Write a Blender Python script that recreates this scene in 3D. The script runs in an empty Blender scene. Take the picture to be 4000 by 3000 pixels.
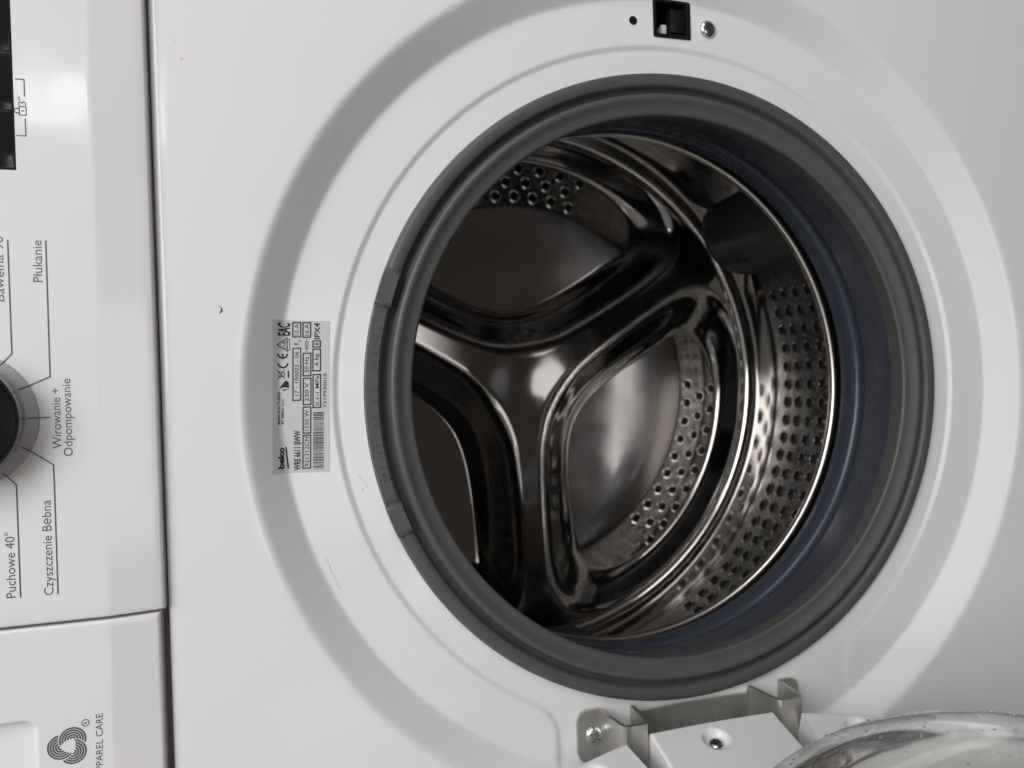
import bpy, bmesh, math, random
import numpy as np
from mathutils import Matrix, Vector, noise as mnoise

sc = bpy.context.scene
COL = sc.collection
random.seed(7)
PI = math.pi
ZC = 0.43                                   # height of the door axis above the floor, metres

# machine frame in centimetres: a = down, b = to the machine's left, d = depth into the machine; door axis at a=b=0
def W(p):
    p = np.asarray(p, float).reshape(-1, 3)
    return np.c_[-p[:, 1], p[:, 2], -p[:, 0]] * 0.01 + np.array([0, 0, ZC])

# ------------------------------------------------------------------ camera
RM = np.array([[0.9616463495, -0.0326336592, 0.2723441622],
               [0.0316341804, 0.9994670073, 0.0080610193],
               [-0.2724620653, 0.0008635346, 0.9621661381]])
EYE = np.array([-19.40354755, -0.75785696, -35.32433547])
cam_d = bpy.data.cameras.new('camera')
cam = bpy.data.objects.new('camera', cam_d)
COL.objects.link(cam)
lin = lambda v: Vector((-v[1], v[2], -v[0]))
cx, cy, cz = lin(RM[:, 0]), -lin(RM[:, 1]), -lin(RM[:, 2])
m = Matrix((cx, cy, cz)).transposed().to_4x4()
m.translation = Vector(W(EYE)[0])
cam.matrix_world = m
cam_d.sensor_width = 36
cam_d.lens = 36 * 2899.66 / 4000
cam_d.clip_start = 0.01
cam_d.clip_end = 50
cam_d.dof.use_dof = True
cam_d.dof.focus_distance = 0.315
cam_d.dof.aperture_fstop = 14
sc.camera = cam

# ------------------------------------------------------------------ light
world = bpy.data.worlds.new('World')
sc.world = world
world.use_nodes = True
nt = world.node_tree
bg = nt.nodes['Background']
tc = nt.nodes.new('ShaderNodeTexCoord')
sep = nt.nodes.new('ShaderNodeSeparateXYZ')
mr = nt.nodes.new('ShaderNodeMapRange')
mr.inputs['From Min'].default_value = -1
mr.inputs['From Max'].default_value = 1
ramp = nt.nodes.new('ShaderNodeValToRGB')
ramp.color_ramp.elements[0].position = 0.48
ramp.color_ramp.elements[0].color = (0.165, 0.145, 0.128, 1)
ramp.color_ramp.elements[1].position = 0.78
ramp.color_ramp.elements[1].color = (0.30, 0.30, 0.305, 1)
nt.links.new(tc.outputs['Generated'], sep.inputs[0])
nt.links.new(sep.outputs['Z'], mr.inputs['Value'])
nt.links.new(mr.outputs[0], ramp.inputs['Fac'])
nt.links.new(ramp.outputs['Color'], bg.inputs['Color'])
bg.inputs['Strength'].default_value = 1.0

def area(name, pos, target, sx, sy, power, col):
    l = bpy.data.lights.new(name, 'AREA')
    l.shape = 'RECTANGLE'
    l.size, l.size_y = sx, sy
    l.energy = power
    l.color = col
    o = bpy.data.objects.new(name, l)
    COL.objects.link(o)
    p, t = Vector(W(pos)[0]), Vector(W(target)[0])
    o.location = p
    o.rotation_euler = (t - p).to_track_quat('-Z', 'Y').to_euler()
    return o
area('ceiling_lamp', (-120, -42, -104), (-8, 0, 0), 1.0, 0.9, 16.0, (1.0, 0.985, 0.99))
area('window_light', (-82, -82, -200), (-28, -12, 0), 0.14, 0.18, 0.5, (0.93, 0.93, 1.0))
area('side_fill', (-62, -150, -118), (0, 0, 0), 0.7, 0.9, 8.0, (0.98, 0.98, 1.0))  # fill light added from the side to lift the dim dish slope
area('front_fill', (8, 14, -300), (0, 0, 0), 1.0, 0.9, 4.5, (0.97, 0.96, 1.0))  # fill light added in front, for bright drum reflections and the dish slope

sc.view_settings.view_transform = 'Standard'
sc.view_settings.look = 'None'
sc.view_settings.exposure = 0.08
sc.view_settings.gamma = 1
sc.render.engine = 'CYCLES'
sc.cycles.max_bounces = 14
sc.cycles.glossy_bounces = 8
sc.cycles.transmission_bounces = 10
sc.cycles.caustics_reflective = True

# ------------------------------------------------------------------ materials
def mat(name, col, rough=0.4, metal=0.0, spec=0.5, coat=0.0, noise=None, bump=None, rnoise=None, trans=0.0, ior=1.5, aniso=0):
    """noise = (scale, amount, second colour); bump = (scale, strength, distance); rnoise = (scale, amount)"""
    mt = bpy.data.materials.new(name)
    mt.use_nodes = True
    n = mt.node_tree
    b = n.nodes['Principled BSDF']
    b.inputs['Base Color'].default_value = (*col, 1)
    b.inputs['Roughness'].default_value = rough
    b.inputs['Metallic'].default_value = metal
    b.inputs['Specular IOR Level'].default_value = spec
    b.inputs['Coat Weight'].default_value = coat
    b.inputs['Coat Roughness'].default_value = 0.05
    b.inputs['Transmission Weight'].default_value = trans
    b.inputs['IOR'].default_value = ior
    co = n.nodes.new('ShaderNodeTexCoord')
    def nz(scale, detail=4):
        t = n.nodes.new('ShaderNodeTexNoise')
        t.inputs['Scale'].default_value = scale
        t.inputs['Detail'].default_value = detail
        n.links.new(co.outputs['Object'], t.inputs['Vector'])
        return t
    if noise:
        t = nz(noise[0])
        r = n.nodes.new('ShaderNodeMapRange')
        r.inputs['From Min'].default_value = 0.35
        r.inputs['From Max'].default_value = 0.7
        r.inputs['To Max'].default_value = noise[1]
        x = n.nodes.new('ShaderNodeMix')
        x.data_type = 'RGBA'
        x.inputs[6].default_value = (*col, 1)
        x.inputs[7].default_value = (*noise[2], 1)
        n.links.new(t.outputs['Fac'], r.inputs['Value'])
        n.links.new(r.outputs[0], x.inputs[0])
        n.links.new(x.outputs[2], b.inputs['Base Color'])
    if rnoise:
        t = nz(rnoise[0])
        r = n.nodes.new('ShaderNodeMapRange')
        r.inputs['From Min'].default_value = 0.3
        r.inputs['From Max'].default_value = 0.7
        r.inputs['To Min'].default_value = max(0.0, rough - rnoise[1])
        r.inputs['To Max'].default_value = rough + rnoise[1]
        n.links.new(t.outputs['Fac'], r.inputs['Value'])
        n.links.new(r.outputs[0], b.inputs['Roughness'])
    if bump:
        t = nz(bump[0], 3)
        bp = n.nodes.new('ShaderNodeBump')
        bp.inputs['Strength'].default_value = bump[1]
        bp.inputs['Distance'].default_value = bump[2]
        n.links.new(t.outputs['Fac'], bp.inputs['Height'])
        n.links.new(bp.outputs[0], b.inputs['Normal'])
    return mt

M = {}
M['enamel'] = mat('white_enamel', (0.79, 0.785, 0.785), 0.13, noise=(9, 0.25, (0.76, 0.75, 0.74)), bump=(55, 0.03, 0.001), rnoise=(25, 0.03))
M['panel'] = mat('white_panel_plastic', (0.77, 0.768, 0.755), 0.1, noise=(14, 0.2, (0.72, 0.71, 0.68)), bump=(60, 0.012, 0.001), rnoise=(40, 0.06))
M['door_white'] = mat('white_door_plastic', (0.78, 0.775, 0.78), 0.32, bump=(300, 0.02, 0.0005))
M['rubber'] = mat('grey_rubber', (0.078, 0.079, 0.078), 0.4, spec=0.45, noise=(60, 0.5, (0.092, 0.091, 0.087)), bump=(700, 0.05, 0.0005), rnoise=(90, 0.08))
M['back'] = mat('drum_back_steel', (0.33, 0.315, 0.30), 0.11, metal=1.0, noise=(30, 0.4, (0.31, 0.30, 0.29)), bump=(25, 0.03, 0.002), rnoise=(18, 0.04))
M['wall'] = mat('drum_wall_steel', (0.70, 0.685, 0.66), 0.27, metal=1.0, noise=(30, 0.4, (0.50, 0.475, 0.45)), bump=(90, 0.12, 0.002), rnoise=(50, 0.08))
M['rim'] = mat('rolled_rim_steel', (0.72, 0.68, 0.64), 0.3, metal=1.0)
M['shaded'] = mat('shaded_rubber', (0.04, 0.047, 0.064), 0.26, spec=0.4, bump=(700, 0.04, 0.0005), rnoise=(60, 0.08))  # same gasket rubber, darker and bluer: the inner wall's shade put into its colour
M['steel'] = mat('polished_steel', (0.50, 0.485, 0.465), 0.10, metal=1.0, noise=(30, 0.4, (0.48, 0.455, 0.43)), bump=(25, 0.035, 0.002), rnoise=(18, 0.04))
M['hole_rim'] = mat('pierced_steel', (0.74, 0.72, 0.69), 0.16, metal=1.0)
M['zinc'] = mat('zinc_plate', (0.56, 0.55, 0.52), 0.32, metal=0.85, noise=(70, 0.7, (0.43, 0.42, 0.385)), bump=(160, 0.12, 0.0006), rnoise=(110, 0.1))
M['screw'] = mat('bright_zinc_screw', (0.62, 0.64, 0.66), 0.22, metal=1.0, rnoise=(300, 0.08))
M['slot'] = mat('screw_recess', (0.03, 0.034, 0.045), 0.35)
M['black'] = mat('black_plastic', (0.008, 0.008, 0.009), 0.35, spec=0.25, bump=(500, 0.05, 0.0005))
M['lifter'] = mat('dark_lifter_plastic', (0.07, 0.068, 0.065), 0.36, bump=(400, 0.04, 0.0005))
M['display'] = mat('display_glass', (0.006, 0.006, 0.007), 0.08, spec=0.6)
M['knob'] = mat('knob_black', (0.004, 0.0045, 0.005), 0.3, spec=0.15)
M['chrome'] = mat('knob_chrome', (0.55, 0.54, 0.52), 0.22, metal=1.0)
M['skirt'] = mat('knob_skirt_plastic', (0.46, 0.445, 0.465), 0.25)
M['floor'] = mat('brown_floor', (0.06, 0.053, 0.046), 0.9, spec=0.05, noise=(3, 0.5, (0.05, 0.044, 0.038)))
M['ink'] = mat('grey_print', (0.085, 0.085, 0.1), 0.3)
M['blackink'] = mat('black_print', (0.018, 0.017, 0.018), 0.45)
M['label'] = mat('label_foil', (0.57, 0.58, 0.57), 0.3, noise=(120, 0.2, (0.53, 0.53, 0.52)))
M['glass'] = mat('door_glass', (0.965, 0.975, 0.96), 0.06, trans=1.0, ior=1.5, bump=(60, 0.03, 0.001))
M['water'] = mat('water', (0.98, 0.99, 0.99), 0.02, trans=1.0, ior=1.33)
M['cover'] = mat('door_cover', (0.70, 0.625, 0.56), 0.35)
M['white_bit'] = mat('latch_white', (0.75, 0.7, 0.66), 0.4)
M['dirt'] = mat('brown_dirt', (0.42, 0.33, 0.22), 0.7)
M['scuff'] = mat('faint_scuff', (0.55, 0.52, 0.44), 0.6)
M['hair'] = mat('dark_hair', (0.08, 0.06, 0.05), 0.5)
M['mould'] = mat('dark_grime', (0.03, 0.025, 0.03), 0.5)

# ------------------------------------------------------------------ mesh helpers
def obj(name, verts, faces, m, parent=None, smooth=True, sharp=35, recalc=False):
    me = bpy.data.meshes.new(name)
    me.from_pydata(W(verts).tolist(), [], [tuple(int(i) for i in f) for f in faces])
    me.validate()
    if recalc:
        bm = bmesh.new(); bm.from_mesh(me)
        bmesh.ops.recalc_face_normals(bm, faces=bm.faces)
        bm.to_mesh(me); bm.free()
    if smooth:
        me.polygons.foreach_set('use_smooth', [True] * len(me.polygons))
        me.set_sharp_from_angle(angle=math.radians(sharp))
    me.materials.append(m)
    o = bpy.data.objects.new(name, me)
    COL.objects.link(o)
    if parent is not None:
        o.parent = parent
    return o

class MB:
    """collects several shapes into one mesh"""
    def __init__(s): s.v = []; s.f = []; s.n = 0
    def add(s, v, f):
        v = np.asarray(v, float)
        s.v.append(v); s.f += [tuple(i + s.n for i in q) for q in f]; s.n += len(v)
        return s
    def obj(s, name, m, parent, **k):
        return obj(name, np.concatenate(s.v), s.f, m, parent, **k)

def grid_faces(nu, nv, wrap_u=False):
    f = []
    for i in range(nu if wrap_u else nu - 1):
        i2 = (i + 1) % nu
        for j in range(nv - 1):
            f.append((i * nv + j, i2 * nv + j, i2 * nv + j + 1, i * nv + j + 1))
    return f

def revolve(prof, seg, c=(0, 0), a0=0.0, a1=None):
    """profile of (R, d) about the door axis direction"""
    prof = np.asarray(prof, float)
    full = a1 is None
    th = np.linspace(0, 2 * PI, seg, endpoint=False) if full else np.linspace(a0, a1, seg)
    R, d = prof[:, 0], prof[:, 1]
    v = np.stack([c[0] + np.cos(th)[:, None] * R, c[1] + np.sin(th)[:, None] * R, np.broadcast_to(d, (seg, len(d)))], -1).reshape(-1, 3)
    return v, grid_faces(seg, len(prof), full)

def local(v, o, ex, ey, ez):
    v = np.asarray(v, float)
    return np.asarray(o, float) + v[:, :1] * np.asarray(ex, float) + v[:, 1:2] * np.asarray(ey, float) + v[:, 2:3] * np.asarray(ez, float)

def inset(poly, t):
    p = np.asarray(poly, float); n = len(p); out = []
    area2 = sum(p[i][0] * p[(i + 1) % n][1] - p[(i + 1) % n][0] * p[i][1] for i in range(n))
    sg = 1 if area2 > 0 else -1
    for i in range(n):
        e1 = p[i] - p[i - 1]; e2 = p[(i + 1) % n] - p[i]
        e1 = e1 / (np.linalg.norm(e1) + 1e-9); e2 = e2 / (np.linalg.norm(e2) + 1e-9)
        n1 = np.array([-e1[1], e1[0]]) * sg; n2 = np.array([-e2[1], e2[0]]) * sg
        k = n1 + n2
        out.append(p[i] + k * t / max(0.4, k @ n1))
    return np.array(out)

def slab(poly, z0, z1, bev):
    """flat polygon raised from z0 to z1 with a bevelled top edge (local x, y, z)"""
    p = np.asarray(poly, float); n = len(p); pi = inset(p, bev)
    pm = inset(p, bev * 0.3)
    v = np.concatenate([np.c_[p, np.full(n, z0)], np.c_[p, np.full(n, z1 - bev if z1 > z0 else z1 + bev)],
                        np.c_[pm, np.full(n, z1 - bev * 0.3 if z1 > z0 else z1 + bev * 0.3)], np.c_[pi, np.full(n, z1)]])
    f = []
    for k in range(3):
        for i in range(n):
            j = (i + 1) % n
            f.append((k * n + i, k * n + j, (k + 1) * n + j, (k + 1) * n + i))
    f.append(tuple(range(3 * n, 4 * n)))
    return v, f

def rrect(x0, x1, y0, y1, r, n=5):
    pts = []
    for cx_, cy_, s in ((x1 - r, y1 - r, 0), (x0 + r, y1 - r, 1), (x0 + r, y0 + r, 2), (x1 - r, y0 + r, 3)):
        for i in range(n + 1):
            t = (s + i / n) * PI / 2
            pts.append((cx_ + r * math.cos(t), cy_ + r * math.sin(t)))
    return pts

def sramp(x, c, k): return k * np.logaddexp(0, (x - c) / k)
def sstep(x): x = np.clip(x, 0, 1); return x * x * (3 - 2 * x)

# print on surfaces --------------------------------------------------
_gl = {}
def glyphs(s, bold):
    if (s, bold) not in _gl:
        cu = bpy.data.curves.new('lettering', 'FONT')
        cu.body = s; cu.size = 1; cu.resolution_u = 3; cu.fill_mode = 'FRONT'
        cu.offset = bold
        o = bpy.data.objects.new('lettering', cu); COL.objects.link(o)
        dg = bpy.context.evaluated_depsgraph_get()
        me = bpy.data.meshes.new_from_object(o.evaluated_get(dg))
        v = np.array([x.co[:2] for x in me.vertices]).reshape(-1, 2)
        f = [tuple(p.vertices) for p in me.polygons]
        bpy.data.objects.remove(o); bpy.data.curves.remove(cu); bpy.data.meshes.remove(me)
        _gl[(s, bold)] = (v, f)
    return _gl[(s, bold)]

LIFT = 0.006
def text(s, p0, p1, cap, surf, m, parent, bold=0.0, name='lettering', into=None):
    v, f = glyphs(s, bold)
    H = glyphs('H', bold)[0][:, 1].max()
    p0, p1 = np.array(p0, float), np.array(p1, float)
    L = np.linalg.norm(p1 - p0); ex = (p1 - p0) / L; ey = np.array([ex[1], -ex[0]])
    x = (v[:, 0] - v[:, 0].min()) * L / np.ptp(v[:, 0])
    y = v[:, 1] * cap / H
    ab = p0 + x[:, None] * ex + y[:, None] * ey
    d = surf(ab[:, 0], ab[:, 1]) - LIFT
    vv = np.c_[ab, d]
    if into is not None:
        into.add(vv, f); return None
    return obj(name, vv, f, m, parent, smooth=False)

def strip(pts, w, surf, into, close=False, sub=1):
    pts = [np.array(p, float) for p in pts]
    if close: pts.append(pts[0])
    for p, q in zip(pts, pts[1:]):
        e = (q - p) / (np.linalg.norm(q - p) + 1e-9); nn = np.array([-e[1], e[0]]) * w / 2
        p, q = p - e * w * 0.3, q + e * w * 0.3
        t = np.linspace(0, 1, sub + 1)[:, None]
        A, B = p + (q - p) * t + nn, p + (q - p) * t - nn
        ab = np.concatenate([A, B]); k = sub + 1
        into.add(np.c_[ab, surf(ab[:, 0], ab[:, 1]) - LIFT], [(i, i + 1, k + i + 1, k + i) for i in range(sub)])

def ribbon(c, r0, r1, t0, t1, surf, into, n=20):
    t = np.linspace(t0, t1, n)
    A = np.c_[c[0] + r0 * np.cos(t), c[1] + r0 * np.sin(t)]; B = np.c_[c[0] + r1 * np.cos(t), c[1] + r1 * np.sin(t)]
    ab = np.concatenate([A, B])
    into.add(np.c_[ab, surf(ab[:, 0], ab[:, 1]) - LIFT], [(i, i + 1, n + i + 1, n + i) for i in range(n - 1)])

def poly(pts, surf, into):
    p = np.array(pts, float)
    into.add(np.c_[p, surf(p[:, 0], p[:, 1]) - LIFT], [tuple(range(len(p)))])

# ------------------------------------------------------------------ the floor the machine stands on
fl = obj('floor', [(43, -160, -260), (43, 160, -260), (43, 160, 60), (43, -160, 60)], [(0, 1, 2, 3)], M['floor'], None, smooth=False)
fl['kind'] = 'structure'

# ------------------------------------------------------------------ the machine
machine = bpy.data.objects.new('washing_machine', None)
COL.objects.link(machine)
machine['label'] = 'white front loading washing machine seen close up with its round door standing open'
machine['category'] = 'washing machine'

# ---- front sheet with the pressed dish round the opening
PD = -0.88
def dish(a, b):
    a, b = np.asarray(a, float), np.asarray(b, float)
    R = np.hypot(a, b)
    d = 0.24 - 1.12 / 1.48 * (sramp(R, 20.4, 0.05) - sramp(R, 21.9, 0.085))
    qx, qy = np.abs(a - 1.24) - 8.7 + 1.0, np.abs(b - 20) - 5 + 1.0
    rs = np.hypot(np.maximum(qx, 0), np.maximum(qy, 0)) + np.minimum(np.maximum(qx, qy), 0) - 1.0
    cs = R - 17.93
    k = 1.3
    h = np.clip(0.5 + 0.5 * (cs - rs) / k, 0, 1)
    s = cs + (rs - cs) * h - k * h * (1 - h)
    return d + 0.13 * sstep(0.5 - s / 0.34) * (1 - sstep((R - 20.1) / 0.9)) * (1 - 0.85 * sstep((a - 1.0) / 7.0) * sstep((b - 6) / 6))

AT, AB, BL, BR = -25.21, 41.0, 29.6, -29.6
def front_sheet():
    rad = np.concatenate([np.arange(16.2, 17.5, 0.13), np.arange(17.5, 18.5, 0.055), np.arange(18.5, 20.1, 0.11), np.arange(20.1, 23.2, 0.055), [23.5]])
    seg = 960
    th = np.linspace(0, 2 * PI, seg, endpoint=False)
    C, S = np.cos(th), np.sin(th)
    A, B = C[:, None] * rad, S[:, None] * rad
    D = dish(A, B)
    rows = [np.stack([A, B, D], -1)]
    def rect(inset_, d):
        x0, x1, y0, y1 = AT + inset_, AB - inset_, BR + inset_, BL - inset_
        t = np.minimum(np.where(C > 1e-9, x1 / np.maximum(C, 1e-9), np.where(C < -1e-9, x0 / np.minimum(C, -1e-9), 1e9)),
                       np.where(S > 1e-9, y1 / np.maximum(S, 1e-9), np.where(S < -1e-9, y0 / np.minimum(S, -1e-9), 1e9)))
        return np.stack([C * t, S * t, np.full(seg, d)], -1)[:, None, :]
    for i_, d_ in ((0.75, PD), (0.36, PD + 0.005), (0.2, PD + 0.03), (0.09, PD + 0.09), (0.02, PD + 0.2), (0, PD + 0.36), (0, 1.6)):
        rows.append(rect(i_, d_))
    V = np.concatenate(rows, 1); nv = V.shape[1]; V = V.reshape(-1, 3)
    f = []
    for q in grid_faces(seg, nv, True):
        c = V[list(q)].mean(0)
        if -0.88 < c[0] < 1.06 and -20.46 < c[1] < -18.6:
            continue
        f.append(q)
    return obj('front_panel', V, f, M['enamel'], machine, sharp=60)
front = front_sheet()

# cabinet behind the sheet
cab = MB()
for (a0, a1, b0, b1) in ((-41.8, 41.0, 29.3, 29.6), (-41.8, 41.0, -29.6, -29.3), (-42.2, -41.8, -29.6, 29.6), (41.0, 41.4, -29.6, 29.6)):
    v = np.array([(a0, b0, -0.4), (a1, b0, -0.4), (a1, b1, -0.4), (a0, b1, -0.4), (a0, b0, 44), (a1, b0, 44), (a1, b1, 44), (a0, b1, 44)], float)
    cab.add(v, [(0, 1, 2, 3), (4, 5, 6, 7), (0, 1, 5, 4), (1, 2, 6, 5), (2, 3, 7, 6), (3, 0, 4, 7)])
v = np.array([(-42.2, -29.6, 44), (41.4, -29.6, 44), (41.4, 29.6, 44), (-42.2, 29.6, 44)], float)
cab.add(v, [(0, 1, 2, 3)])
cab.obj('cabinet', M['enamel'], machine, smooth=False)

# ---- control panel and detergent drawer
def panel_d(a, b=None):
    a = np.asarray(a, float)
    return -1.6 + 0.16 * sramp(a, -27.29, 0.03) 
def edge_drop(x):                      # rounded edge: x = distance inside the edge
    r = 0.13
    x = np.clip(r - x, 0, r)
    return r - np.sqrt(np.maximum(r * r - x * x, 0))

def panel_block(a_hi, b0, b1, dep=None, res=0.5):
    """sheet over a in [-42, a_hi], b in [b0, b1] with rounded edges that turn back into the machine"""
    e = [0, 0.004, 0.02, 0.045, 0.08, 0.13]
    if dep is None:
        aa = np.concatenate([-42 + np.array(e), np.arange(-41.5, -27.6, res), np.arange(-27.5, -27.05, 0.04), np.arange(-27, a_hi - 0.3, 0.25), a_hi - np.array(e[::-1])])
        bb = np.concatenate([b0 + np.array(e), np.arange(b0 + 0.4, b1 - 0.3, res), b1 - np.array(e[::-1])])
    else:
        aa = np.concatenate([-42 + np.array(e), np.arange(-41.5, -33, 0.5), np.arange(-33, -29, 0.05), np.arange(-29, a_hi - 0.2, 0.05), a_hi - np.array(e[::-1])])
        bb = np.concatenate([b0 + np.array(e), np.arange(b0 + 0.3, 11.5, 0.2), np.arange(11.5, 18, 0.05), np.arange(18, b1 - 0.3, 0.5), b1 - np.array(e[::-1])])
    A, B = np.meshgrid(aa, bb, indexing='ij')
    D = panel_d(A)
    if dep is not None: D = D + dep(A, B)
    D = D + edge_drop(np.minimum(np.minimum(A + 42, a_hi - A), np.minimum(B - b0, b1 - B)))
    V = np.stack([A, B, D], -1).reshape(-1, 3)
    na, nb = len(aa), len(bb)
    f = grid_faces(na, nb)
    loop = [i * nb for i in range(na)] + [(na - 1) * nb + j for j in range(1, nb)] + [i * nb + nb - 1 for i in range(na - 2, -1, -1)] + [j for j in range(nb - 2, 0, -1)]
    n0 = len(V)
    back = V[loop].copy(); back[:, 2] = 1.5
    V = np.concatenate([V, back])
    L = len(loop)
    f += [(loop[i], loop[(i + 1) % L], n0 + (i + 1) % L, n0 + i) for i in range(L)]
    return V, f
V, F = panel_block(-25.255, -29.6, 8.50)
control = obj('control_panel', V, F, M['panel'], machine, sharp=30)

def recess(a, b):
    qx, qy = a + 29.98 + 0.55, 12.25 + 0.55 - b
    s = np.hypot(np.maximum(qx, 0), np.maximum(qy, 0)) + np.minimum(np.maximum(qx, qy), 0) - 0.55
    s = np.maximum(s, b - 24.0)
    return 0.75 * sstep(-s / 0.30) * (0.55 + 0.45 * sstep((-29.9 - a) / 2.5))
V, F = panel_block(-25.44, 8.62, 29.6, recess)
drawer = obj('detergent_drawer', V, F, M['panel'], machine, sharp=40)

# strip added behind the gaps, coloured as the brown-grey shade inside them
gs = MB()
gs.add(*slab([(-25.7, -29.4), (-24.9, -29.4), (-24.9, 29.4), (-25.7, 29.4)], 0.2, -0.45, 0.05))
gs.add(*slab([(-42, 8.2), (-25.3, 8.2), (-25.3, 8.95), (-42, 8.95)], 0.2, -0.7, 0.05))
gs.obj('gap_strip', mat('gap_shade', (0.16, 0.145, 0.14), 0.7), machine)

# display and its touch keys
for (b0, b1) in ((-25.0, -14.36), (-14.28, -12.02), (-11.94, -9.72)):
    v, f = slab([(-34.5, b0), (-30.11, b0), (-30.11, b1), (-34.5, b1)], panel_d(-34) + 0.02, panel_d(-34) - 0.02, 0.015)
    obj('display_key' if b0 > -20 else 'display_window', v, f, M['display'], control)
v, f = slab([(-34.62, -25.1), (-30.03, -25.1), (-30.03, -9.63), (-34.62, -9.63)], panel_d(-34) + 0.02, panel_d(-34) - 0.006, 0.004)
obj('display_frame', v, f, M['black'], control)

# programme knob
KC = (-32.25, 0.23)
SK = [(2.74, -1.595), (2.72, -1.625), (2.64, -1.66), (2.25, -1.80), (2.0, -1.84)]
v, f = revolve(SK, 120, KC)
obj('knob_skirt', v, f, M['skirt'], control)
v, f = revolve([(2.18, -1.75), (2.26, -2.0), (2.32, -2.06), (2.30, -2.14), (2.36, -2.3), (2.39, -2.6), (2.385, -2.85)], 96, KC)
obj('knob_ring', v, f, M['chrome'], control)
v, f = revolve([(2.395, -2.8), (2.40, -2.92), (2.34, -3.02), (2.2, -3.06), (1.2, -3.08), (0.01, -3.08)], 96, KC)
obj('knob', v, f, M['knob'], control)
_sr, _sd = np.array([p[0] for p in SK])[::-1], np.array([p[1] for p in SK])[::-1]
def knob_surf(a, b):
    return np.minimum(panel_d(a), np.interp(np.hypot(np.asarray(a) - KC[0], np.asarray(b) - KC[1]), _sr, _sd, right=9))

# printed programme names
S_ = panel_d
text('Płukanie', (-29.25, -5.19), (-29.24, -6.86), 0.33, S_, M['ink'], control)
text('Bawełna 90°', (-30.61, -4.42), (-30.57, -7.2), 0.33, S_, M['ink'], control)
text('Wirowanie +', (-28.78, 1.5), (-28.78, -0.93), 0.33, S_, M['ink'], control)
text('Odpompowanie', (-28.4, 1.83), (-28.39, -1.3), 0.32, S_, M['ink'], control)
text('Czyszczenie Bębna', (-29.27, 7.36), (-29.25, 3.55), 0.33, S_, M['ink'], control)
text('Puchowe 40°', (-30.59, 7.33), (-30.56, 4.72), 0.33, S_, M['ink'], control)
for pts in ([(-29.09, -6.85), (-29.11, -1.40), (-30.17, -0.92)], [(-30.42, -6.85), (-30.42, -2.35), (-30.95, -1.75)],
            [(-29.92, 0.23), (-29.15, 0.23)], [(-30.14, 1.37), (-29.10, 2.14), (-29.11, 7.34)], [(-30.85, 2.37), (-30.43, 2.87), (-30.43, 7.33)]):
    mb = MB(); strip(pts, 0.042, lambda a, b: knob_surf(a, b) - 0.012, mb, sub=8); mb.obj('marking', M['ink'], control, smooth=False)
mb = MB()
strip([(-29.95, -13.25), (-29.645, -13.25), (-29.65, -12.59)], 0.045, S_, mb)
strip([(-29.65, -11.69), (-29.65, -11.01), (-29.97, -11.01)], 0.045, S_, mb)
strip([(-29.85, -11.83), (-29.61, -11.83), (-29.61, -12.17), (-29.85, -12.17)], 0.04, S_, mb, close=True)
strip([(-29.77, -12.0), (-29.69, -12.0)], 0.045, S_, mb)
ribbon((-29.93, -12.0), 0.075, 0.115, PI / 2, PI * 1.5, S_, mb)
strip([(-29.85, -11.91), (-29.94, -11.91)], 0.04, S_, mb); strip([(-29.85, -12.09), (-29.94, -12.09)], 0.04, S_, mb)
mb.obj('lock_symbol', M['ink'], control, smooth=False)
text('3"', (-29.605, -12.22), (-29.605, -12.55), 0.27, S_, M['ink'], control)

# emblem and lettering on the drawer
mb = MB()
ec, er = np.array((-28.92, 13.53)), 0.80
cs = [ec + 0.36 * er * np.array((math.cos(PI + k * 2 * PI / 3), math.sin(PI + k * 2 * PI / 3))) for k in range(3)]
for k in range(3):                            # each lobe of five lines dives under the next one
    nx = cs[(k + 1) % 3]
    for i in range(5):
        r0 = er * (0.07 + 0.117 * i); r1 = r0 + er * 0.084
        run = []
        for t in np.linspace(0, 2 * PI, 121):
            p = cs[k] + (r0 + r1) / 2 * np.array((math.cos(t), math.sin(t)))
            if np.linalg.norm(p - nx) > er * 0.66:
                run.append(t)
        if run:
            run = np.array(run); g = np.diff(run)
            if len(g) and g.max() > 0.1:
                c_ = int(np.argmax(g)) + 1
                run = np.concatenate([run[c_:], run[:c_] + 2 * PI])
            ribbon(cs[k], r0, r1, run[0], run[-1], S_, mb, 40)
mb.obj('emblem', M['ink'], drawer, smooth=False)
mb = MB()
ribbon((-28.30, 12.68), 0.115, 0.15, 0, 2 * PI, S_, mb, 28)
text('R', (-28.235, 12.735), (-28.235, 12.63), 0.13, S_, None, None, 0.01, into=mb)
mb.obj('registered_mark', M['ink'], drawer, smooth=False)
text('APPAREL CARE', (-27.73, 14.98), (-27.66, 12.39), 0.25, S_, M['ink'], drawer)

# ---- rating label
Lc = np.array((-19.43, -0.21))
le = np.array((0.033, -1.0)); le /= np.linalg.norm(le)      # reading direction
lu = np.array((le[1], -le[0]))
hx, hy = 3.5, 1.26
us = np.linspace(-hx, hx, 40); vs = np.linspace(-hy, hy, 40)
U, Vv = np.meshgrid(us, vs, indexing='ij')
P = Lc + U.reshape(-1, 1) * le + Vv.reshape(-1, 1) * lu
sd = lambda a, b: dish(a, b) - 0.012
V = np.c_[P, sd(P[:, 0], P[:, 1])]
n1 = len(V)
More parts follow.
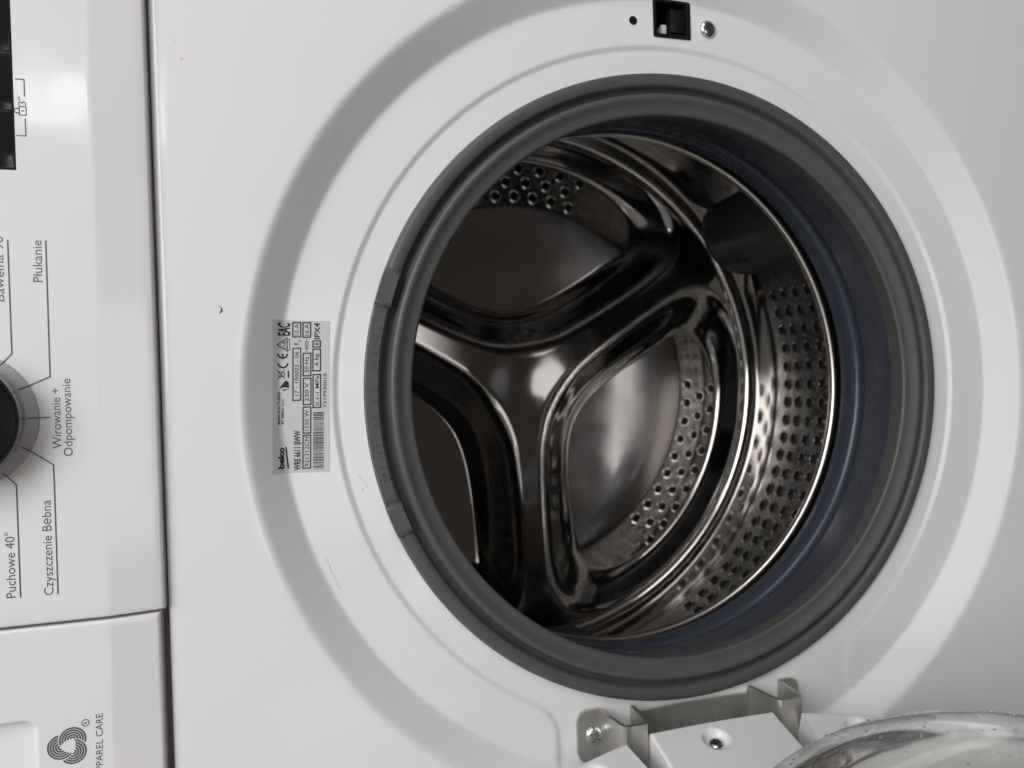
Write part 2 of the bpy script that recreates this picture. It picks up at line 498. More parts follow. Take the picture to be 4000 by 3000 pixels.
# border skirt so that the foil has an edge
F = grid_faces(40, 40)
label = obj('rating_label', V, F, M['label'], machine, sharp=60)
K = M['blackink']
def ltext(s, p0, p1, cap, bold=0.0): return text(s, p0, p1, cap, sd, K, label, bold + 0.012)
ltext('beko', (-20.31, 3.05), (-20.28, 2.09), 0.25, 0.03)
ltext('WRE 6611 BWW', (-19.59, 3.18), (-19.53, 1.34), 0.29, 0.02)
ltext('MANUFACTURED', (-20.42, 1.02), (-20.37, -0.46), 0.105, 0.02)
ltext('BY BEKO LLC', (-20.26, 1.03), (-20.22, -0.14), 0.105, 0.02)
ltext('921312CN', (-19.22, 3.03), (-19.18, 1.65), 0.18)
ltext('1550 W', (-19.17, 1.38), (-19.14, 0.41), 0.18)
ltext('230 V', (-19.12, 0.03), (-19.1, -0.84), 0.18)
ltext('50 Hz', (-19.08, -1.31), (-19.06, -2.04), 0.18)
ltext('17 - 100025 - 06', (-19.56, -0.25), (-19.5, -2.28), 0.17)
ltext('I', (-19.5, -2.6), (-19.498, -2.66), 0.19)
ltext('N', (-19.38, -2.72), (-19.378, -2.83), 0.11)
ltext('10 A', (-19.47, -3.03), (-19.46, -3.55), 0.17)
ltext('16 A', (-19.02, -3.01), (-19.01, -3.55), 0.17)
ltext('0.1-1 MPa', (-18.67, 0.24), (-18.63, -1.14), 0.16)
ltext('6 kg', (-18.645, -1.62), (-18.63, -2.17), 0.17)
ltext('I', (-18.585, -2.58), (-18.583, -2.65), 0.18)
ltext('IPX4', (-18.53, -2.83), (-18.51, -3.59), 0.25, 0.01)
ltext('7319930010', (-18.34, 0.33), (-18.28, -1.25), 0.15)
ltext('EAC', (-19.86, -3.02), (-19.84, -3.6), 0.52, 0.015)
def lbox(a0, a1, b0, b1, tilt=0.035):
    f = lambda a, b: (a + tilt * (b0 - b), b)
    mb = MB(); strip([f(a0, b0), f(a0, b1), f(a1, b1), f(a1, b0)], 0.058, sd, mb, close=True)
    mb.obj('box_outline', K, label, smooth=False)
lbox(-19.48, -19.14, 3.10, 1.58); lbox(-19.42, -19.08, 1.48, 0.28); lbox(-19.37, -19.03, 0.17, -1.05)
lbox(-19.33, -18.99, -1.16, -2.20); lbox(-19.28, -18.94, -2.94, -3.61); lbox(-19.82, -19.48, -0.05, -2.44)
lbox(-19.73, -19.38, -2.96, -3.62); lbox(-18.94, -18.60, 0.32, -1.20); lbox(-18.89, -18.55, -1.38, -2.38); lbox(-18.85, -18.52, -2.48, -2.76)
mb = MB(); strip([(-20.12, 3.04), (-20.19, 2.2)], 0.075, sd, mb); poly([(-20.24, 2.17), (-20.16, 2.17), (-20.16, 2.07), (-20.24, 2.07)], sd, mb); mb.obj('underline', K, label, smooth=False)
mb = MB(); rb = random.Random(3); x = 3.18
while x > 0.56:
    w = rb.choice((0.02, 0.02, 0.035, 0.05)); t = 0.033 * (3.18 - x)
    poly([(-19.03 + t, x), (-18.55 + t, x), (-18.55 + t, x - w), (-19.03 + t, x - w)], sd, mb)
    x -= w + rb.choice((0.02, 0.025, 0.04))
mb.obj('barcode', K, label, smooth=False)
mb = MB()                                                   # CE mark
for bc in (-1.77, -2.21):
    ribbon((-20.2, bc), 0.17, 0.245, 0.05, PI - 0.05, sd, mb)
strip([(-20.2, -2.0), (-20.2, -2.19)], 0.07, sd, mb)
mb.obj('conformity_mark', K, label, smooth=False)
mb = MB()                                                   # crossed-out bin
strip([(-20.47, -1.02), (-20.13, -1.48)], 0.025, sd, mb); strip([(-20.13, -1.04), (-20.47, -1.46)], 0.025, sd, mb)
strip([(-20.40, -1.13), (-20.16, -1.18), (-20.16, -1.34), (-20.40, -1.39)], 0.03, sd, mb, close=True)
strip([(-19.98, -1.11), (-19.98, -1.40)], 0.07, sd, mb)
mb.obj('bin_symbol', K, label, smooth=False)
mb = MB(); poly([(-20.40, -0.62), (-20.12, -0.98), (-19.98, -0.90), (-19.96, -0.62), (-20.14, -0.66)], sd, mb)
poly([(-20.26, -0.56), (-19.97, -0.59), (-20.22, -0.49)], sd, mb); mb.obj('cube_symbol', K, label, smooth=False)
mb = MB(); strip([(-19.98, -2.30), (-20.43, -2.61), (-19.98, -2.92)], 0.035, sd, mb, close=True)
strip([(-19.96, -2.36), (-19.88, -2.36), (-19.88, -2.86), (-19.96, -2.86)], 0.03, sd, mb)
text('DVE', (-20.02, -2.42), (-20.02, -2.8), 0.16, sd, None, None, 0.01, into=mb); mb.obj('approval_mark', K, label, smooth=False)
mb = MB(); strip([(-19.14, -2.27), (-19.12, -2.86)], 0.022, sd, mb); strip([(-19.20, -2.40), (-19.08, -2.40), (-19.06, -2.74), (-19.18, -2.74)], 0.022, sd, mb, close=True)
mb.obj('fuse_symbol', K, label, smooth=False)

# ---- rubber door gasket
GP = [(16.2, 0.9), (16.62, 0.42), (16.56, 0.16), (16.50, 0.02), (16.40, -0.05), (16.2, -0.06), (15.92, -0.05), (15.86, 0.0), (15.80, 0.22), (15.72, 0.40), (15.60, 0.44), (15.52, 0.34), (15.46, 0.06),
      (15.40, -0.10), (15.30, -0.17), (15.16, -0.18), (15.04, -0.12), (14.9, -0.02), (14.7, 0.05), (14.5, 0.06), (14.40, 0.08), (14.34, 0.15), (14.34, 0.26),
      (14.42, 0.6), (14.52, 1.2), (14.66, 2.0), (14.86, 3.0), (15.06, 3.8), (15.16, 4.15), (15.28, 4.28), (15.6, 4.36), (16.4, 4.4), (17.2, 4.5), (17.4, 4.7), (17.2, 4.95), (16.4, 5.05),
      (15.85, 5.1), (15.58, 5.2), (15.44, 5.42), (15.40, 5.75), (15.42, 6.3), (15.52, 6.72), (15.72, 6.95), (16.1, 7.08), (17.0, 7.2), (18.4, 7.3), (18.6, 8.2)]
v, f = revolve(GP, 360)
th = np.arctan2(v[:, 1], v[:, 0]); R = np.hypot(v[:, 0], v[:, 1])
wob = 0.03 * np.sin(3 * th + 1) + 0.02 * np.sin(7 * th)
dw = np.clip(v[:, 2] / 2, 0, 1)
v[:, 2] += wob * dw
gasket = obj('door_gasket', v, f, M['rubber'], machine, sharp=50)
gasket.data.materials.append(M['shaded'])
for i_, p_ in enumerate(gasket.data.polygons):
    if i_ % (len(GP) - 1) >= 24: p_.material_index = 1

def arc_block(r0, r1, t0, t1, d0, d1, n=16, b=0.04):
    t = np.radians(np.linspace(t0, t1, n))
    sec = [(r0, d0), (r0, d1 + b), (r0 + b, d1), (r1 - b, d1), (r1, d1 + b), (r1, d0)]
    v = np.array([(r * math.cos(x), r * math.sin(x), d if 0 < i < n - 1 else d + (0.06 if d == d1 else 0)) for i, x in enumerate(t) for (r, d) in sec])
    f = grid_faces(n, 6)
    return v, f + [(0, 1, 2, 3, 4, 5), tuple((n - 1) * 6 + k for k in range(6))]
for t0, t1 in ((195.6, 201.8), (156.6, 161.9)):
    v, f = arc_block(15.84, 16.63, t0, t1, 0.1, -0.26)
    obj('grip_pad', v, f, M['rubber'], gasket)
v, f = arc_block(15.95, 16.56, 162.3, 195.4, 0.1, -0.13, 60, 0.03)
obj('flange_band', v, f, M['rubber'], gasket)
for s, ang in (('2', 166.2), ('9', 167.1), ('0', 168.5), ('4', 170.0), ('5', 171.0), ('2', 172.1), ('.', 173.4), ('.', 174.4), ('0', 175.6), ('0', 176.9), ('R', 179.6), ('3', 181.5),
               ('>', 185.2), ('E', 186.2), ('P', 187.5), ('D', 188.8), ('M', 190.2), ('<', 191.7)):
    vv, ff = glyphs(s, 0.0)
    H = glyphs('H', 0.0)[0][:, 1].max()
    t = math.radians(ang)
    c = np.array((math.cos(t), math.sin(t))); e = np.array((-c[1], c[0])); e = e if e[1] < 0 else -e
    x = (vv[:, 0] - vv[:, 0].mean()) * 0.42; y = (vv[:, 1]) * 0.30 / H - 0.15
    ab = c * 16.17 + x[:, None] * e + y[:, None] * c
    n = len(vv)
    V = np.concatenate([np.c_[ab, np.full(n, -0.165)], np.c_[ab, np.full(n, -0.12)]])
    F = [tuple(q) for q in ff]
    cnt = {}
    for q in ff:
        for i in range(len(q)):
            k = (q[i], q[(i + 1) % len(q)]); cnt[tuple(sorted(k))] = cnt.get(tuple(sorted(k)), 0) + 1
    F += [(i, j, n + j, n + i) for (i, j), c_ in cnt.items() if c_ == 1]
    obj('moulded_letter', V, F, M['rubber'], gasket, smooth=False)

# ---- drum
RD = 23.5
def arcp(cx_, cy_, r, t0, t1, n): return [(cx_ + r * math.cos(math.radians(t0 + (t1 - t0) * i / n)), cy_ + r * math.sin(math.radians(t0 + (t1 - t0) * i / n))) for i in range(n + 1)]
DP = [(15.85, 8.25), (15.86, 8.4), (16.1, 8.62), (16.6, 8.72), (17.5, 8.85), (20, 9.4), (22.2, 10.0)] + arcp(22.2, 11.3, 1.3, -90, 0, 8) + \
     [(RD, 13), (RD, 16), (RD, 20), (RD, 24.6), (RD - 0.04, 25.0), (RD - 0.10, 25.5), (RD - 0.12, 26.0), (RD - 0.12, 28.2)] + arcp(RD - 1.12, 28.3, 1.0, 0, 90, 8) + [(22.2, 29.301)]
v, f = revolve(DP, 360)
drum = obj('drum', v, f, M['steel'], machine, sharp=60)
drum.data.materials.append(M['wall'])
for i_, p_ in enumerate(drum.data.polygons):
    j_ = i_ % (len(DP) - 1)
    if DP[j_][0] > 23.4 and 12 < DP[j_ + 1][1] < 24.7: p_.material_index = 1
v, f = revolve([(16.5, 8.3)] + arcp(16.06, 8.14, 0.26, 40, -200, 16), 360)
obj('drum_rim', v, f, M['rim'], drum, sharp=60)

PH = [math.radians(28 + 120 * k) for k in range(3)]
def pocket(A, B):
    R = np.hypot(A, B); T = np.arctan2(B, A)
    D = np.full(A.shape, 29.3)
    for p in PH:
        t = np.mod(T - p + PI, 2 * PI) - PI
        x, y = R * np.cos(t), R * np.sin(t)
        # distance inside the two straight sides (arms at +-60 deg, half width 2.0)
        n = math.radians(60)
        h1 = x * math.sin(n) - y * math.cos(n) - 2.5
        h2 = x * math.sin(n) + y * math.cos(n) - 2.5
        h3 = (22.2 - R) * 1.75
        k = 4.8
        mm = -np.log(np.exp(-h1 / k * 2.2) + np.exp(-h2 / k * 2.2)) * k / 2.2 + 0.25
        k = 7.5
        s = 0.75 - np.log(np.exp(-mm / k * 2) + np.exp(-h3 / k * 2)) * k / 2
        inside = (np.abs(t) < math.radians(62))
        dep = 2.1 * sstep((s + 0.9) / 3.9) + 0.07 * sstep((s - 0.0) / 0.9)
        fl = sstep((s - 2.0) / 1.2)
        dep = dep + fl * (0.21 * sramp(16.9 - R, 0.0, 0.06) - 0.11 * sramp(10.5 - R, 0.0, 1.2))
        D = np.where(inside, D + np.where(s > -0.9, dep, 0), D)
    # hub dish
    D = D + 0.55 * (1 - sstep(R / 5.6))
    return D
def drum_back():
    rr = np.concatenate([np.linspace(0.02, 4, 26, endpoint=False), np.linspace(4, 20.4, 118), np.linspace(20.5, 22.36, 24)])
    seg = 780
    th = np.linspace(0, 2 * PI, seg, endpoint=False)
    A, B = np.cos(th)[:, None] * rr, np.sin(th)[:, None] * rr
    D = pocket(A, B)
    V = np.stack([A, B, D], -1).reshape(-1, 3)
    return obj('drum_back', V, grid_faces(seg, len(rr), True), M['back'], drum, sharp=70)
back = drum_back()

# holes: one punched eyelet mesh shared by all
def eyelet(r, lift):
    prof = [(r * 1.5, 0.01), (r * 1.32, -0.35 * lift), (r * 1.14, -0.92 * lift), (r * 1.02, -lift), (r * 0.96, -0.03 - 0.2 * lift), (r * 0.5, -0.025), (0.001, -0.025)]
    seg = 14
    th = np.linspace(0, 2 * PI, seg, endpoint=False)
    v = np.array([(p[0] * math.cos(t), p[0] * math.sin(t), p[1]) for t in th for p in prof])
    me = bpy.data.meshes.new('drain_hole')
    fs = grid_faces(seg, len(prof), True)
    me.from_pydata((v * 0.01).tolist(), [], fs)
    me.polygons.foreach_set('use_smooth', [True] * len(fs))
    me.materials.append(M['hole_rim']); me.materials.append(M['black'])
    for i, p in enumerate(me.polygons):
        if i % (len(prof) - 1) >= 4: p.material_index = 1
    return me
EY = eyelet(0.42, 0.06)
EYW = eyelet(0.42, 0.12)
def place_eyelet(me, pos, nrm, parent):
    o = bpy.data.objects.new('drain_hole', me)
    COL.objects.link(o)
    n_ = Vector((-nrm[1], nrm[2], -nrm[0])).normalized()
    o.matrix_world = Matrix.Translation(Vector(W(pos)[0])) @ n_.to_track_quat('Z', 'Y').to_matrix().to_4x4()
    o.parent = parent
for p in PH:
    for j, (r, off) in enumerate(((17.75, 0.0), (19.1, 0.5), (20.4, 0.0))):
        for i in range(9):
            t = p + math.radians(-26.5 + (i + off) * 5.9 + j * 0.6)
            if j == 1 and i == 8: continue
            a, b = r * math.cos(t), r * math.sin(t)
            place_eyelet(EY, (a, b, float(pocket(np.array([a]), np.array([b]))[0])), (0, 0, 1), drum)
for k, p0 in enumerate((-18.5, 101.5, 221.5)):
    cols = (17.0, 18.6, 20.2, 21.8, 23.3) if k == 0 else (20.2, 21.8, 23.3)
    for i in range(20):
        t = math.radians(p0 + i * 3.98)
        for d in cols:
            place_eyelet(EYW, ((RD - 0.01) * math.cos(t), (RD - 0.01) * math.sin(t), d), (math.cos(t), math.sin(t), 0), drum)

# lifters
def lifter(ang):
    nu, nv = 44, 36
    V = []
    for i in range(nu):
        x = i / (nu - 1)                      # along depth, front to back
        for j in range(nv):
            y = -1 + 2 * j / (nv - 1)
            d = 12.2 + x * 15.9
            ex = max(0.0, 1 - abs(2 * x - 1) ** 5)
            w = 4.3 * (0.55 + 0.45 * ex ** 0.5) * (1.0 - 0.12 * x)
            h = 3.6 * (max(0.0, 1 - abs(y) ** 2.3)) ** 0.8 * ex ** 0.55 * (1 - 0.25 * x)
            t = math.radians(ang) + y * w / RD
            r = RD + 0.05 - h
            V.append((r * math.cos(t), r * math.sin(t), d))
    o = obj('lifter', np.array(V), grid_faces(nu, nv), M['lifter'], drum, sharp=80)
    return o
for g in (-33.5, 86.5, 206.5):
    lf = lifter(g)
    mb = MB()
    for x in (26.6, 25.5, 24.4, 22.0, 20.8):
        def top(xx, y):
            x_ = (xx - 12.2) / 15.9
            ex = max(0.0, 1 - abs(2 * x_ - 1) ** 5)
            w = 4.3 * (0.55 + 0.45 * ex ** 0.5) * (1.0 - 0.12 * x_)
            h = 3.6 * (max(0.0, 1 - abs(y) ** 2.3)) ** 0.8 * ex ** 0.55 * (1 - 0.25 * x_)
            t = math.radians(g) + y * w / RD
            r = RD + 0.05 - h - 0.05
            return (r * math.cos(t), r * math.sin(t), xx)
        p = np.array([top(x + 0.30 * math.sin(q * PI / 4), 0.34 + 0.05 * math.cos(q * PI / 4)) for q in range(8)])
        mb.add(p, [tuple(range(8))])
    mb.obj('lifter_slot', M['black'], drum, smooth=False)

# grime in the gasket fold
rg = random.Random(5)
mb = MB()
for i in range(46):
    t = math.radians(rg.gauss(0.0, 2.6)); d = 4.42 + rg.uniform(-0.14, 0.1); r = 15.5 + rg.uniform(-0.35, 0.2)
    q = np.array([(rg.gauss(0, 1), rg.gauss(0, 1), rg.gauss(0, 1)) for _ in range(6)]); q /= np.linalg.norm(q, axis=1)[:, None]
    v = np.array([(1, 0, 0), (-1, 0, 0), (0, 1, 0), (0, -1, 0), (0, 0, 1), (0, 0, -1)]) * rg.uniform(0.03, 0.13) + q * 0.03
    mb.add(v + np.array((r * math.cos(t), r * math.sin(t), d)), [(0, 2, 4), (2, 1, 4), (1, 3, 4), (3, 0, 4), (2, 0, 5), (1, 2, 5), (3, 1, 5), (0, 3, 5)])
g = mb.obj('grime', M['mould'], None, smooth=True)
g['kind'] = 'stuff'; g['label'] = 'dark grime caught in the fold of the grey door gasket'; g['category'] = 'grime'

# ---- screws
def screw(pos, ex, ey, ez, R, parent, h=0.2, twist=0.4, pts=4):
    """pan head screw; ez points out of the surface"""
    prof = [(R, 0), (R * 1.0, h * 0.25), (R * 0.93, h * 0.55), (R * 0.75, h * 0.82), (R * 0.5, h * 0.97), (0.001, h)]
    seg = 28
    th = np.linspace(0, 2 * PI, seg, endpoint=False)
    v = np.array([(p[0] * math.cos(t), p[0] * math.sin(t), p[1]) for t in th for p in prof])
    o = obj('screw', local(v, pos, ex, ey, ez), grid_faces(seg, len(prof), True), M['screw'], parent, sharp=50)
    sv, sf = [], []
    star = []
    for i in range(pts * 2):
        t = twist + i * PI / pts; r = R * (0.58 if i % 2 == 0 else 0.2)
        for dt in (-0.12, 0.12):
            star.append((r * math.cos(t + dt), r * math.sin(t + dt)))
    n = len(star); star = np.array(star)
    top = np.interp(np.hypot(star[:, 0], star[:, 1]) / R, [0, 0.5, 0.75, 0.93, 1], [h, h * 0.97, h * 0.82, h * 0.55, 0]) + 0.03
    v = np.concatenate([np.c_[star, top], [[0, 0, h * 0.72]]])
    obj('screw_recess', local(v, pos, ex, ey, ez), [(i, (i + 1) % n, n) for i in range(n)], M['slot'], parent, smooth=False)
    return o
AX, BX, DX = np.array((1., 0, 0)), np.array((0, 1., 0)), np.array((0, 0, -1.))

# ---- door latch in the dish
fr = MB()
outer = rrect(-1.0, 1.18, -20.58, -18.48, 0.1, 3)
inner = rrect(-0.80, 0.98, -20.36, -18.70, 0.08, 3)
zf = 0.24
n = len(outer)
v = np.concatenate([np.c_[np.array(outer), np.full(n, zf + 0.05)], np.c_[np.array(outer), np.full(n, zf - 0.05)], np.c_[np.array(inset(outer, 0.06)), np.full(n, zf - 0.07)], np.c_[np.array(inner), np.full(n, zf - 0.02)], np.c_[np.array(inner), np.full(n, zf + 2.6)]])
f = [(k * n + i, k * n + (i + 1) % n, (k + 1) * n + (i + 1) % n, (k + 1) * n + i) for k in range(4) for i in range(n)] + [tuple(range(4 * n, 5 * n))]
latch = obj('door_latch', v, f, M['black'], machine, sharp=40)
v, f = slab(rrect(0.16, 0.97, -20.2, -18.9, 0.08, 3), 2.0, 0.42, 0.08)
obj('latch_block', v, f, M['black'], latch)
v, f = slab(rrect(-0.24, 0.06, -19.45, -18.95, 0.04, 3), 1.9, 0.75, 0.05)
obj('latch_tongue', v, f, M['white_bit'], latch)
sl = screw((2.2, -19.17, dish(2.2, -19.17) - 0.0), AX, BX, DX, 0.47, machine, h=0.24, twist=0.9)
v, f = revolve([(0.235, 0.238), (0.215, 0.230), (0.20, 0.236), (0.001, 0.236)], 24, (-2.14, -19.22))
obj('pin_hole', v, f, M['black'], front)

# ---- hinge
sec = [(-6.5, 0.30), (-5.25, 0.30), (-5.12, 0.22), (-4.74, -1.72), (-4.64, -1.86), (-3.72, -1.86), (-3.62, -1.72), (-3.56, 0.12), (-3.46, 0.26), (3.52, 0.26), (3.62, 0.12), (4.02, -1.72), (4.12, -1.86), (5.12, -1.86), (5.22, -1.72), (5.36, 0.22), (5.5, 0.30), (6.62, 0.30)]
sec = np.array(sec) - np.array([0, 0.02])
def sheet(sec, b0s, b1s, th=0.2, nb=14):
    n = len(sec)
    nrm = []
    for i in range(n):
        e = sec[min(i + 1, n - 1)] - sec[max(i - 1, 0)]; e = e / np.linalg.norm(e); nrm.append((e[1], -e[0]))
    nrm = np.array(nrm)
    nrm[nrm[:, 1] > 0] *= 1
    V = []
    for side in (0, 1):
        for i in range(n):
            p = sec[i] + nrm[i] * th * side
            for j in range(nb):
                b = b0s[i] + (b1s[i] - b0s[i]) * j / (nb - 1)
                V.append((p[0], b, p[1]))
    f = []
    o2 = n * nb
    for i in range(n - 1):
        for j in range(nb - 1):
            f.append((i * nb + j, (i + 1) * nb + j, (i + 1) * nb + j + 1, i * nb + j + 1))
            f.append((o2 + i * nb + j, o2 + (i + 1) * nb + j, o2 + (i + 1) * nb + j + 1, o2 + i * nb + j + 1))
        f.append((i * nb, (i + 1) * nb, o2 + (i + 1) * nb, o2 + i * nb))
        f.append((i * nb + nb - 1, (i + 1) * nb + nb - 1, o2 + (i + 1) * nb + nb - 1, o2 + i * nb + nb - 1))
    for i in (0, n - 1):
        for j in range(nb - 1):
            f.append((i * nb + j, i * nb + j + 1, o2 + i * nb + j + 1, o2 + i * nb + j))
    return np.array(V), f
# tab outline, bridges and web drawn with finer steps so that the corners are round
fine = [sec[0]]
for p_, q_ in zip(sec, sec[1:]):
    k = max(1, int(np.linalg.norm(q_ - p_) / 0.12))
    fine += [p_ + (q_ - p_) * i / k for i in range(1, k + 1)]
fine = np.array(fine)
b0s, b1s = [], []
for a, d in fine:
    b0, b1 = 16.42, 21.0
    if a < -5.15 or a > 5.45:
        lo, hi = (-6.5, -5.15) if a < 0 else (5.45, 6.62)
        x = (a - lo) if a < 0 else (hi - a)
        r = 0.55
        c = r - math.sqrt(max(0.0, r * r - max(0.0, r - x) ** 2))
        b0, b1 = 16.36 + c, 18.98 - c
    elif abs(a) < 3.5: b0, b1 = 16.78, 18.6
    elif d > -1.6: b0, b1 = 16.42 + 0.3 * max(0.0, (d + 1.0)) * 0, 19.2
    b0s.append(b0); b1s.append(b1)
V, F = sheet(fine, b0s, b1s)
hinge = obj('hinge', V, F, M['zinc'], machine, sharp=35, recalc=True)
screw((-5.62, 17.64, 0.13), AX, BX, DX, 0.47, hinge, h=0.26, twist=0.55)
screw((6.05, 17.75, 0.13), AX, BX, DX, 0.47, hinge, h=0.26, twist=0.2)

# ---- open door: plane tilted 16 degrees past square, a / u / n coordinates
tl = math.radians(16)
DO, DU, DN = np.array((0, 16.9, -2.0)), np.array((0, math.sin(tl), -math.cos(tl))), np.array((0, -math.cos(tl), -math.sin(tl)))
def dl(v): return local(v, DO, AX, DU, DN)
door = bpy.data.objects.new('door', None)
COL.objects.link(door); door.parent = machine

def dimple(a, u, c, r, h):
    r_ = np.hypot(a - c[0], u - c[1])
    return -h * (1 - sstep((r_ - r * 0.55) / (r * 0.45)))
# lug between the hinge bridges
aa = np.linspace(-3.5, 3.5, 120); uu = np.linspace(0, 4.2, 80)
A, U = np.meshgrid(aa, uu, indexing='ij')
U0 = U + 0.06 * (1 - (A / 3.5) ** 2) * -1 * (1 - U / 4.2)
ed = np.minimum(np.minimum(A + 3.5, 3.5 - A), U)
Nn = -edge_drop(ed * 1.0) * 1.0 + dimple(A, U, (-0.44, 1.16), 0.75, 0.3) + dimple(A, U, (1.9, 3.4), 0.0001, 0)
V = np.stack([A, U0, Nn], -1).reshape(-1, 3); F = grid_faces(120, 80)
nb = 80; na = 120
loop = [i * nb for i in range(na)] + [(na - 1) * nb + j for j in range(1, nb)] + [i * nb + nb - 1 for i in range(na - 2, -1, -1)] + [j for j in range(nb - 2, 0, -1)]
bk = V[loop].copy(); bk[:, 2] = -2.6; n0 = len(V); V = np.concatenate([V, bk]); L = len(loop)
F += [(loop[i], loop[(i + 1) % L], n0 + (i + 1) % L, n0 + i) for i in range(L)]
lug = obj('hinge_lug', dl(V), F, M['door_white'], door, sharp=40)
screw(dl(np.array([[-0.44, 1.16, -0.30]]))[0], AX, DU, DN, 0.36, door, h=0.16, twist=0.3, pts=6)

# ring of the door
tab = [(4.98, 0.40), (6.2, 0.72), (7.85, 1.22), (9.5, 1.62), (11.1, 2.15), (13.5, 3.6), (16.0, 6.0), (18.6, 9.6), (20.6, 14), (21.5, 18.5), (21.8, 22.5)]
ang_t = [math.atan2(u - 22.5, a) for a, u in tab]; rad_t = [math.hypot(u - 22.5, a) for a, u in tab]
def outer_r(t):
    t = (t + PI) % (2 * PI) - PI
    if t > 0: return 21.8
    if t < -PI / 2: t = -PI - t
    if t < ang_t[0]:                      # notch behind the hinge
        return min((22.5 - 3.6) / -math.sin(t), 30)
    return float(np.interp(t, ang_t, rad_t))
seg = 900
th = np.unique(np.concatenate([np.linspace(-PI, PI, seg, endpoint=False), [ang_t[0] + 1e-4, ang_t[0] - 1e-4, -PI - ang_t[0] - 1e-4, -PI - ang_t[0] + 1e-4]]))
fr_ = [0, 0.002, 0.006, 0.012, 0.02] + list(np.linspace(0.03, 1, 60))
V = []
for t in th:
    ro = outer_r(t)
    for k in fr_:
        r = ro + (14.25 - ro) * k
        a, u = r * math.cos(t), 22.5 + r * math.sin(t)
        n = -float(edge_drop((ro - r) * 0.9)) * 1.0
        n += float(dimple(a, u, (7.15, 2.0), 0.75, 0.3)) + float(dimple(a, u, (-7.15, 2.0), 0.75, 0.3))
        n -= 0.5 * float(sstep(np.array((15.2 - r) / 0.95)))
        V.append((a, u, n))
    V.append((14.25 * math.cos(t), 22.5 + 14.25 * math.sin(t), -2.6))
V = np.array(V); nv = len(fr_) + 1
F = grid_faces(len(th), nv, True)
n0 = len(V)
rim = V[::nv].copy(); rim[:, 2] = -2.6
V = np.concatenate([V, rim]); L = len(th)
F += [(i * nv, ((i + 1) % L) * nv, n0 + (i + 1) % L, n0 + i) for i in range(L)]
frame = obj('door_frame', dl(V), F, M['door_white'], door, sharp=35)
screw(dl(np.array([[7.15, 2.0, -0.30]]))[0], AX, DU, DN, 0.36, door, h=0.16, twist=0.8, pts=6)
screw(dl(np.array([[-7.15, 2.0, -0.30]]))[0], AX, DU, DN, 0.36, door, h=0.16, twist=0.1, pts=6)
# outer cover
def drev(prof, seg):
    prof = np.asarray(prof, float)
    t = np.linspace(0, 2 * PI, seg, endpoint=False)
    v = np.array([(p[0] * math.cos(x), 22.5 + p[0] * math.sin(x), p[1]) for x in t for p in prof])
    return dl(v), grid_faces(seg, len(prof), True)
v, f = drev([(21.6, -2.6), (21.7, -3.6), (21.0, -4.4), (19, -4.7), (10, -5.0), (0.01, -5.1)], 160)
obj('outer_cover', v, f, M['door_white'], door)
v, f = drev([(14.25, -2.6), (14.0, -2.9), (8, -3.0), (0.01, -3.0)], 96)
obj('inner_cover', v, f, M['cover'], door)
# glass bowl
BO = [(14.6, -0.55), (14.35, -0.1), (14.2, 0.4), (13.95, 2.5), (13.6, 5.0), (13.35, 6.6), (13.2, 7.3), (12.95, 7.95), (12.55, 8.5), (12.0, 8.85), (11.3, 9.05), (9, 9.2), (5, 9.32), (0.01, 9.36)]
BI = [(0.01, 8.80), (5, 8.76), (9, 8.62), (11.0, 8.4), (11.7, 8.1), (12.2, 7.6), (12.5, 6.9), (12.75, 6.0), (13.0, 4.8), (13.35, 2.4), (13.6, 0.3), (13.7, -0.6), (14.6, -0.62), (14.6, -0.55)]
v, f = drev(BO + BI, 180)
glass = obj('glass_bowl', v, f, M['glass'], door, sharp=60, recalc=True)
# condensation drops on the glass
rw = random.Random(11)
BOa = np.array(BO)
mb = MB()
for i in range(1000):
    t = rw.uniform(-PI * 1.05, -0.15 * PI) if rw.random() < 0.93 else rw.uniform(-PI, PI)
    s = rw.random() ** 0.7
    k = 4 + s * 8.6
    j = int(k); fr2 = k - j
    if j >= len(BO) - 1: continue
    p = BOa[j] * (1 - fr2) + BOa[j + 1] * fr2
    e = BOa[j + 1] - BOa[j]; e = e / np.linalg.norm(e)
    nn = np.array((-e[1], e[0]))
    if nn[1] < 0 and nn[0] < 0: nn = -nn
    r = min(0.07, 0.02 + rw.expovariate(1 / 0.014))
    c, s_ = math.cos(t), math.sin(t)
    pos = np.array((p[0] * c, 22.5 + p[0] * s_, p[1]))
    N3 = np.array((nn[0] * c, nn[0] * s_, nn[1])); T3 = np.array((-s_, c, 0)); E3 = np.cross(N3, T3)
    vv = []
    sx, sy = rw.uniform(0.8, 1.3), rw.uniform(0.8, 1.3)
    for (pr, ph) in ((1, 0.0), (0.88, 0.3), (0.5, 0.5)):
        for q in range(8):
            x = q * PI / 4
            vv.append(pos + (T3 * math.cos(x) * sx + E3 * math.sin(x) * sy) * pr * r + N3 * (ph * r + 0.003))
    vv.append(pos + N3 * (0.56 * r + 0.003))
    fs = [(k_ * 8 + q, k_ * 8 + (q + 1) % 8, (k_ + 1) * 8 + (q + 1) % 8, (k_ + 1) * 8 + q) for k_ in range(2) for q in range(8)] + [(16 + q, 16 + (q + 1) % 8, 24) for q in range(8)] + [tuple(range(7, -1, -1))]
    mb.add(dl(np.array(vv)), fs)
w = mb.obj('condensation', M['water'], door, smooth=True)
w['kind'] = 'stuff'

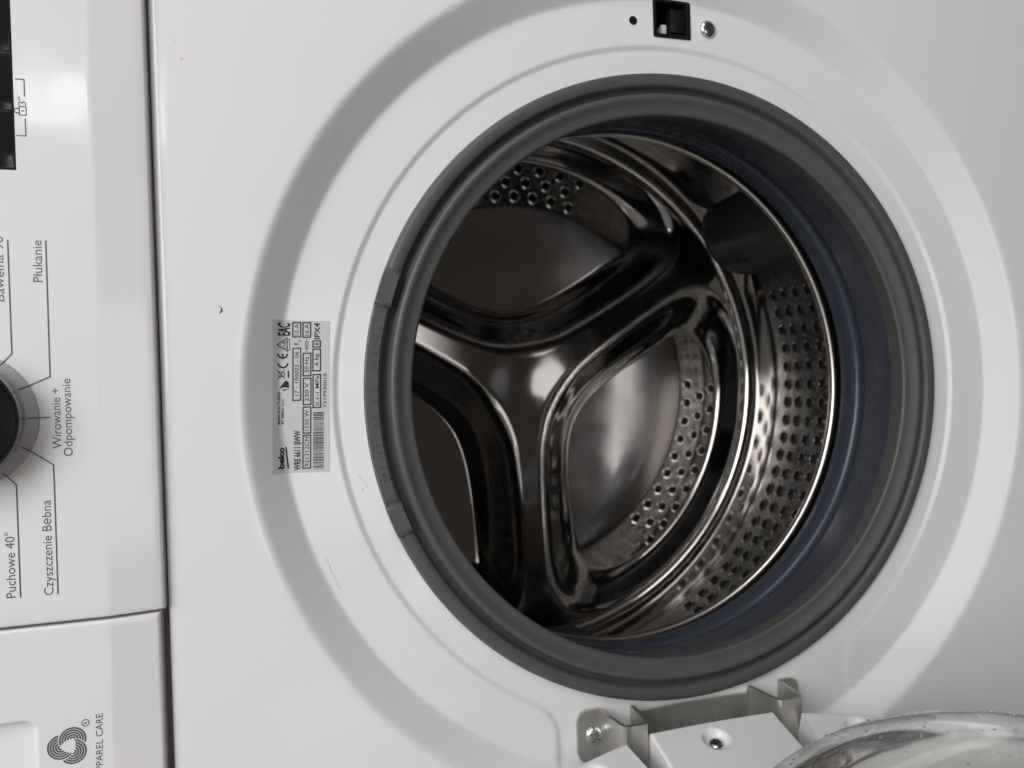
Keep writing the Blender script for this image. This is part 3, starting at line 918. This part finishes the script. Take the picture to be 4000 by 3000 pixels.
# ---- small dirt: hair and smudges
def hair(name, pts, r, label, surf):
    pts = np.array(pts, float); mb = MB(); V = []
    for i in range(len(pts)):
        d = float(surf(pts[i][0], pts[i][1])) - r * 1.1
        for q in range(5):
            x = q * 2 * PI / 5
            V.append((pts[i][0] + r * math.cos(x), pts[i][1] + r * math.cos(x) * 0.5, d + r * math.sin(x)))
    mb.add(np.array(V), [(i * 5 + q, i * 5 + (q + 1) % 5, (i + 1) * 5 + (q + 1) % 5, (i + 1) * 5 + q) for i in range(len(pts) - 1) for q in range(5)])
    o = mb.obj(name, M['hair'], None)
    o['label'] = label; o['category'] = 'hair'
    return o
hair('hair', [(-16.95, 3.55), (-16.86, 3.75), (-16.6, 4.05), (-16.55, 4.18), (-16.72, 4.22), (-16.85, 4.30), (-16.7, 4.42)], 0.006, 'short dark bent hair on the white door recess beside the grey gasket', dish)
hair('hair', [(-22.78, -4.3), (-22.68, -4.22), (-22.64, -4.1), (-22.72, -3.98)], 0.03, 'tiny curled brown hair on the flat white front panel between the dial and the recess', lambda a, b: PD)
def smudge(pts, m, surf, parent, seed, name='smudge'):
    r_ = random.Random(seed); mb = MB()
    for (a, b, s) in pts:
        n = 9
        ab = [(a + s * r_.uniform(0.4, 1) * math.cos(k * 2 * PI / n), b + s * r_.uniform(0.4, 1) * math.sin(k * 2 * PI / n)) for k in range(n)]
        poly(ab, surf, mb)
    return mb.obj(name, m, parent, smooth=False)
flat = lambda a, b: np.asarray(a) * 0 + PD
smudge([(-23.9, -14.87, 0.12), (-24.18, -15.9, 0.06), (-24.15, -15.6, 0.05), (-24.2, -15.3, 0.04)], mat('tan_smudge', (0.66, 0.58, 0.47), 0.5), flat, front, 1)
smudge([(-18.7, -14.64, 0.05), (-18.62, -14.75, 0.03)], M['dirt'], flat, front, 2)
r_ = random.Random(9)
smudge([(-18.57 + 0.37 * k / 40 * 1.6 + r_.uniform(-0.07, 0.07), 7.35 + 1.58 * k / 40, r_.uniform(0.012, 0.045)) for k in range(40)], M['scuff'], dish, front, 4)
smudge([(r_.uniform(-24.5, -22.3), r_.uniform(-15, 14), r_.uniform(0.008, 0.02)) for k in range(14)], M['dirt'], flat, front, 5)
